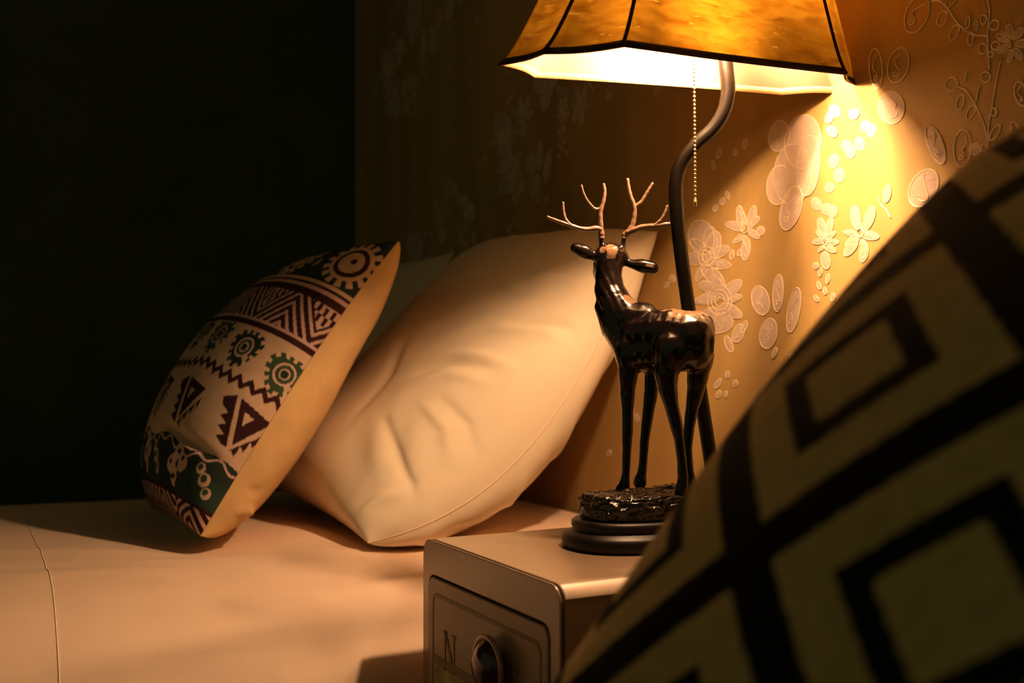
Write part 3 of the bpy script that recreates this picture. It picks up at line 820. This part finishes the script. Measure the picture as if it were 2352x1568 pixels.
# the stag: one continuous body, blended from tapering masses
DM = 2400.0
def blob_chain(chain, dens=0.28):
    """chain of (px, py, distance, radius in px)"""
    out = []
    P = [(at(x, y, d), r * d / DM) for x, y, d, r in chain]
    for (p, r), (q, s) in zip(P[:-1], P[1:]):
        L = np.linalg.norm(q - p); k = max(2, int(L / (min(r, s) * dens)) + 1)
        for t in np.linspace(0, 1, k):
            tt = t * t * (3 - 2 * t); out.append((p * (1 - t) + q * t, r * (1 - tt) + s * tt))
    return out
chains = [
    # trunk: croup, loin, ribs, chest
    [(1583, 772, 1.425, 60), (1545, 765, 1.437, 58), (1505, 765, 1.450, 56), (1468, 768, 1.463, 55), (1448, 765, 1.473, 44)],
    [(1585, 800, 1.425, 56), (1540, 800, 1.440, 52), (1490, 805, 1.455, 52), (1455, 808, 1.467, 47)],
    [(1600, 755, 1.430, 44), (1605, 800, 1.432, 36)],
    # withers and neck
    [(1480, 735, 1.460, 42), (1438, 732, 1.472, 46), (1412, 702, 1.480, 43), (1400, 668, 1.487, 36), (1398, 632, 1.492, 32), (1402, 600, 1.495, 31)],
    [(1455, 790, 1.470, 50), (1420, 745, 1.478, 44), (1402, 705, 1.484, 38)],
    # head, muzzle turned away
    [(1403, 590, 1.497, 34), (1393, 606, 1.515, 31), (1383, 622, 1.545, 22), (1377, 632, 1.570, 15)],
    [(1380, 586, 1.495, 18), (1386, 576, 1.492, 12)],
    [(1428, 592, 1.495, 18), (1424, 580, 1.492, 12)],
    [(1385, 578, 1.495, 9), (1382, 560, 1.495, 6.5), (1381, 545, 1.495, 6.5)],
    [(1428, 576, 1.495, 9), (1432, 560, 1.495, 6.5), (1434, 545, 1.495, 6.5)],
    # ears
    [(1380, 598, 1.497, 8), (1362, 588, 1.494, 11), (1341, 578, 1.492, 17.5), (1323, 570, 1.490, 14)],
    [(1432, 600, 1.494, 8), (1450, 606, 1.490, 11), (1478, 611, 1.488, 17), (1500, 615, 1.486, 15)],
    # near fore leg
    [(1448, 810, 1.460, 36), (1443, 850, 1.458, 24.5), (1441, 900, 1.458, 18.5), (1441, 950, 1.457, 14.5), (1441, 985, 1.457, 14), (1439, 1040, 1.458, 11.5), (1437, 1090, 1.459, 10.5), (1434, 1112, 1.459, 13.5), (1427, 1128, 1.459, 17.5)],
    # far fore leg
    [(1490, 815, 1.500, 28.5), (1497, 860, 1.502, 18.5), (1495, 900, 1.503, 17.5), (1488, 950, 1.504, 14.5), (1480, 1010, 1.505, 12), (1477, 1060, 1.506, 11), (1474, 1085, 1.506, 12), (1469, 1108, 1.506, 16.5)],
    # near hind leg: thigh, hock, shank
    [(1548, 800, 1.418, 48), (1530, 850, 1.416, 30), (1533, 890, 1.414, 23.5), (1543, 935, 1.413, 17.5), (1552, 970, 1.412, 16.5), (1560, 1010, 1.412, 12.5), (1566, 1060, 1.413, 12), (1569, 1100, 1.413, 13.5), (1564, 1128, 1.413, 16.5)],
    # far hind leg
    [(1606, 815, 1.445, 36), (1603, 860, 1.448, 26.5), (1597, 900, 1.450, 20.5), (1588, 945, 1.452, 15.5), (1582, 985, 1.453, 13.5), (1579, 1030, 1.453, 11.5), (1582, 1075, 1.454, 11.5), (1586, 1110, 1.454, 14.5)],
    # tail
    [(1620, 745, 1.415, 14), (1630, 775, 1.411, 13), (1632, 805, 1.410, 9)],
]
db = MB(); seen = []
for ch in chains:
    for c, r in blob_chain(ch):
        db.add(*icos(c, r, 2))
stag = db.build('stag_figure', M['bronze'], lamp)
m = stag.modifiers.new('merge', 'REMESH'); m.mode = 'VOXEL'; m.voxel_size = 0.0022; m.use_smooth_shade = True
m2 = stag.modifiers.new('soften', 'SMOOTH'); m2.factor = 0.5; m2.iterations = 5
dg = bpy.context.evaluated_depsgraph_get()
me = bpy.data.meshes.new_from_object(stag.evaluated_get(dg))
stag.modifiers.clear(); old = stag.data; stag.data = me; bpy.data.meshes.remove(old)
# sinews and ribs in the bronze
vs = np.zeros(len(me.vertices) * 3); me.vertices.foreach_get('co', vs); vs = vs.reshape(-1, 3)
nrm = np.zeros(len(me.vertices) * 3); me.vertices.foreach_get('normal', nrm); nrm = nrm.reshape(-1, 3)
q = project(vs + np.array(LC)); qx, qy = q[:, 0], q[:, 1]
flank = np.exp(-((qx - 1482) / 48) ** 2 - ((qy - 775) / 55) ** 2)
vs += nrm * (0.0009 * flank * np.sin((qx + 0.35 * qy + 9 * np.sin(qy * 0.06)) * 0.24) * (0.6 + 0.4 * np.sin(qy * 0.11)))[:, None]
mane = np.exp(-((qx - 1400) / 40) ** 2 - ((qy - 690) / 70) ** 2)
vs += nrm * (0.0007 * mane * np.sin((qx - 0.5 * qy) * 0.33))[:, None]
me.vertices.foreach_set('co', vs.ravel()); me.update()
W3 = vs + np.array(LC)
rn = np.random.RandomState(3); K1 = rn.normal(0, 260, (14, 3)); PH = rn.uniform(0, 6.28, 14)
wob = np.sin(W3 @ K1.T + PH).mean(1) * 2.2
glint = np.zeros(len(W3))  # lamp highlights painted into the bronze colour, on upward faces only
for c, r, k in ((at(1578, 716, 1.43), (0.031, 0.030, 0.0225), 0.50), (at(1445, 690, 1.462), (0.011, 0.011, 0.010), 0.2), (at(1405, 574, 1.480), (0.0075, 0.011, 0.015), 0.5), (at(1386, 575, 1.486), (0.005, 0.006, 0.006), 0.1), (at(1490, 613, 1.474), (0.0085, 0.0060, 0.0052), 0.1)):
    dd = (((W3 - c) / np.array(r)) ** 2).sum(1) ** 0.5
    glint = np.maximum(glint, np.clip((1.0 - dd + k * wob * 0.6) / 0.10, 0, 1))
glint *= np.clip((nrm[:, 2] + 0.15) / 0.25, 0, 1)
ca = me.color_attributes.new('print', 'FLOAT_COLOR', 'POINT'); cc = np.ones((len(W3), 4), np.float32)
cc[:, :3] = np.array((0.007, 0.0035, 0.003)) * (1 - glint[:, None]) + np.array((0.20, 0.115, 0.065)) * glint[:, None]
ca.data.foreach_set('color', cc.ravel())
me.polygons.foreach_set('use_smooth', [True] * len(me.polygons))
def antler(curves):
    mb = MB()
    for pts, r0, r1 in curves:
        P = spline([at(*p) for p in pts], 7); n = len(P)
        rad = (np.linspace(r0, r1, n) * (1 + 0.06 * np.sin(np.arange(n) * 1.3))) * 1.49 / DM
        rad[-1] *= 0.5; mb.add(*tube(P, rad, 8))
    return mb.build('antler', M['antler'], stag)
antler([([(1381, 548, 1.495), (1381, 532, 1.494), (1372, 524, 1.490), (1340, 526, 1.485), (1300, 514, 1.480), (1272, 504, 1.478), (1255, 497, 1.477)], 7.5, 3.2),
        ([(1313, 519, 1.481), (1300, 505, 1.480), (1294, 485, 1.480), (1293, 463, 1.480)], 4.5, 3.2),
        ([(1381, 540, 1.494), (1379, 510, 1.492), (1379, 485, 1.491), (1386, 460, 1.490), (1389, 440, 1.490), (1386, 421, 1.490)], 7.0, 3.5),
        ([(1379, 478, 1.491), (1366, 479, 1.489), (1350, 462, 1.487), (1340, 443, 1.486), (1335, 424, 1.485)], 3.6, 2.8)])
antler([([(1434, 548, 1.495), (1436, 537, 1.494), (1450, 530, 1.490), (1475, 521, 1.485), (1505, 518, 1.480), (1528, 515, 1.478), (1540, 514, 1.477)], 7.5, 4.5),
        ([(1503, 518, 1.480), (1517, 506, 1.477), (1527, 490, 1.475), (1533, 471, 1.474)], 4.5, 3.2),
        ([(1436, 540, 1.494), (1450, 522, 1.493), (1456, 500, 1.492), (1457, 475, 1.491), (1449, 452, 1.490), (1444, 430, 1.490), (1441, 409, 1.490)], 7.0, 3.6),
        ([(1457, 474, 1.491), (1472, 464, 1.490), (1484, 445, 1.489), (1492, 432, 1.488), (1500, 419, 1.488)], 4.5, 3.0)])

# S-bent pole
pole_pts = [(1642, 1122, 1.500), (1633, 1060, 1.500), (1616, 950, 1.498), (1598, 830, 1.494), (1580, 700, 1.490), (1564, 580, 1.486), (1555, 490, 1.482), (1553, 425, 1.478), (1564, 378, 1.474), (1594, 336, 1.469), (1637, 296, 1.464), (1662, 256, 1.459), (1672, 212, 1.455), (1669, 165, 1.452), (1665, 125, 1.450), (1664, 105, 1.449)]
PP = spline([at(*p) for p in pole_pts], 8)
mesh('pole', *tube(PP, 0.0102, 16), M['pole'], lamp)
top = PP[-1]
# socket lies across the pole top, bulb at its end
SZ = 1.237
sock = MB()
ax = np.array([-0.905, -0.425, 0.0]); ay = np.array([0.425, -0.905, 0.0])
def lie(Vp, o): return np.asarray(o) + Vp[:, 2:3] * ax + Vp[:, 0:1] * ay + Vp[:, 1:2] * np.array([0, 0, 1.0])
sv, sf = lathe([(0.0001, -0.011), (0.008, -0.011), (0.011, -0.006), (0.011, 0.040), (0.009, 0.046), (0.0001, 0.046)], 24)
so = np.array([top[0], top[1], SZ]); sock.add(lie(sv, so), sf)
sock.add(*tube([top - np.array([0, 0, 0.004]), so], 0.009, 12))
sock.build('socket', M['brass'], lamp)
BULB = so + ax * 0.066
bl = mesh('bulb', *icos(BULB, (0.017, 0.017, 0.017), 3), M['bulb'], lamp)
bl['label'] = 'glowing bulb inside the shade'
so2 = np.array([1.000, 1.141, 1.300])  # added socket and unseen bulb, lighting the shade's right end and the wall
s2 = MB(); s2.add(so2 + lathe([(0.0001, -0.004), (0.010, -0.004), (0.012, 0.004), (0.012, 0.030), (0.0001, 0.032)], 20)[0], lathe([(0.0001, -0.004), (0.010, -0.004), (0.012, 0.004), (0.012, 0.030), (0.0001, 0.032)], 20)[1])
s2.add(*tube(spline([so, (so[0] + 0.03, so[1] + 0.002, SZ + 0.012), (0.985, 1.142, 1.275), so2], 8), 0.004, 10))
s2.build('socket', M['brass'], lamp)
mesh('bulb', *icos(so2 + np.array([0, 0, 0.048]), (0.0165, 0.0165, 0.019), 3), M['bulb'], lamp)['label'] = 'added second bulb, unseen high inside the shade, to brighten it'

# lamp shade: eight panels between the rim and a smaller top ring
RIM_C = np.array([0.735, 1.087, 1.183])
def on_rim(px, py):
    r = ray(px, py); nn = np.array([-0.038, 0.040, 1.0])
    t = nn.dot(RIM_C - np.array([0, 0, EYE])) / nn.dot(r)
    return np.array([0, 0, EYE]) + t * r
rim = np.array([on_rim(*p) for p in ((1430, 105), (1245, 122), (1146, 148), (1222, 176), (1800, 217), (1925, 213), (1976, 197), (1943, 170))])
sg = np.array([(-.55, -1), (-1, -.6), (-1, .6), (-.55, 1), (.55, 1), (.62, .6), (.62, -.6), (.55, -1)])
SHH = 0.235
def shade_ring(h, inset=0.0, per=10):
    fx = 0.50 * h + 0.010 * (1 - math.exp(-h / 0.018)); fy = 0.06 * h + 0.003 * (1 - math.exp(-h / 0.018))
    c = rim.mean(0); base = []
    for k in range(8):
        v = rim[k].copy(); d = c - v
        v[0] -= sg[k][0] * fx; v[1] -= sg[k][1] * fy; v[2] += h
        dd = np.array([d[0], d[1], 0]); dd /= np.linalg.norm(dd)
        v += dd * inset; base.append(v)
    pts = []
    for k in range(8):
        a, b = base[k], base[(k + 1) % 8]; mid = c + np.array([0, 0, h])
        edge = np.linalg.norm((b - a)[:2]); n2 = np.array([-(b - a)[1], (b - a)[0], 0]); n2 /= np.linalg.norm(n2)
        if n2.dot(mid - a) < 0: n2 = -n2
        for j in range(per):
            t = j / per; s = math.sin(math.pi * t)
            bow = 0.09 if edge < 0.16 else 0.012
            pts.append(a * (1 - t) + b * t + n2 * s * edge * bow * (1 - 0.5 * h / SHH))
    return np.array(pts)
hs = np.concatenate([np.linspace(0, 0.05, 9), np.linspace(0.06, SHH, 16)])
def shell(inset, h0=0.0):
    V = np.array([shade_ring(max(h, h0), inset) for h in hs]); n = V.shape[1]
    Fc = []
    for k in range(len(hs) - 1):
        for j in range(n):
            j2 = (j + 1) % n; Fc.append((k * n + j, k * n + j2, (k + 1) * n + j2, (k + 1) * n + j))
    return V.reshape(-1, 3), Fc
shade = mesh('lamp_shade', *shell(0.0), M['shade'], lamp)
shade['label'] = 'amber parchment lamp shade'
mesh('lining', *shell(0.003), M['lining'], shade)
tr = MB()
for k in (0, 1, 3, 4, 7):
    tr.add(*tube(np.array([shade_ring(h, -0.0008)[k * 10] for h in hs]), 0.0026, 8))
def rim_band(h0, h1, out, thick):
    A = [shade_ring(h, i) for h, i in ((h0, -out), (h1, -out), (h1, -out + thick), (h0, -out + thick))]
    n = len(A[0]); V = np.concatenate(A); Fc = []
    for r in range(4):
        r2 = (r + 1) % 4
        for j in range(n):
            j2 = (j + 1) % n; Fc.append((r * n + j, r * n + j2, r2 * n + j2, r2 * n + j))
    return V, Fc
tr.add(*rim_band(-0.0015, 0.0085, 0.0016, 0.0028))
tr.add(*rim_band(SHH - 0.008, SHH + 0.0015, 0.0016, 0.0028))
tr.build('shade_trim', M['trim'], shade)
tl = MB()
tl.add(*rim_band(-0.0012, 0.0075, -0.0032, 0.0016))
tl.build('lining_hem', M['tan'], shade)
# spider that carries the shade
sp = MB(); tc_ = rim.mean(0) + np.array([0, 0, SHH - 0.012])
ring_top = shade_ring(SHH - 0.012, 0.004)
for k in (5, 35, 55, 75): sp.add(*tube([ring_top[k], tc_], 0.0016, 6))
sp.add(*tube(spline([so + np.array([0.004, 0, 0.012]), (so[0] + 0.006, so[1], 1.30), tc_], 8), 0.0022, 8))
sp.build('shade_carrier', M['brass'], lamp)

# beaded pull chain
ch = MB()
c0, c1 = at(1594, 112, 1.424), at(1606, 456, 1.424)
c0[2] = SZ - 0.012
c1[0], c1[1] = c0[0] + 0.002, c0[1]
nb = 39
for k in range(nb):
    t = k / (nb - 1); p = c0 * (1 - t) + c1 * t
    ch.add(*icos(p, 0.0020, 2))
ch.add(*tube([c0, c1], 0.0003, 5))
ch.add(*tube([c1 + np.array([0, 0, 0.001]), c1 - np.array([0, 0, 0.010])], np.array([0.0016, 0.0028]), 10))
ch.add(*tube([so + ax * 0.03 - np.array([0, 0, 0.010]), c0], 0.0022, 8))
ch.build('pull_chain', M['brass'], lamp)

# ---------------------------------------------------------------- light, camera
w = bpy.data.worlds.new('night'); scene.world = w; w.use_nodes = True
bg = w.node_tree.nodes['Background']; bg.inputs[0].default_value = (0.85, 1.0, 0.45, 1); bg.inputs[1].default_value = 0.080

cam = bpy.data.cameras.new('camera'); co = bpy.data.objects.new('camera', cam); COL.objects.link(co)
co.location = (0, 0, EYE); co.rotation_euler = (math.pi / 2, 0, -TH)
cam.sensor_width = 36.0; cam.lens = F / 2352 * 36; cam.shift_y = (CYP - 784) / 2352; cam.clip_start = 0.02
cam.dof.use_dof = True; cam.dof.focus_distance = 1.47; cam.dof.aperture_fstop = 3.2
scene.camera = co
scene.view_settings.view_transform = 'Standard'; scene.view_settings.look = 'None'
scene.view_settings.gamma = 1.0; scene.view_settings.use_curve_mapping = False; scene.view_settings.exposure = 0.0
scene.cycles.use_denoising = True
scene.cycles.max_bounces = 10; scene.cycles.diffuse_bounces = 6; scene.cycles.transmission_bounces = 6
scene.cycles.sample_clamp_indirect = 8.0
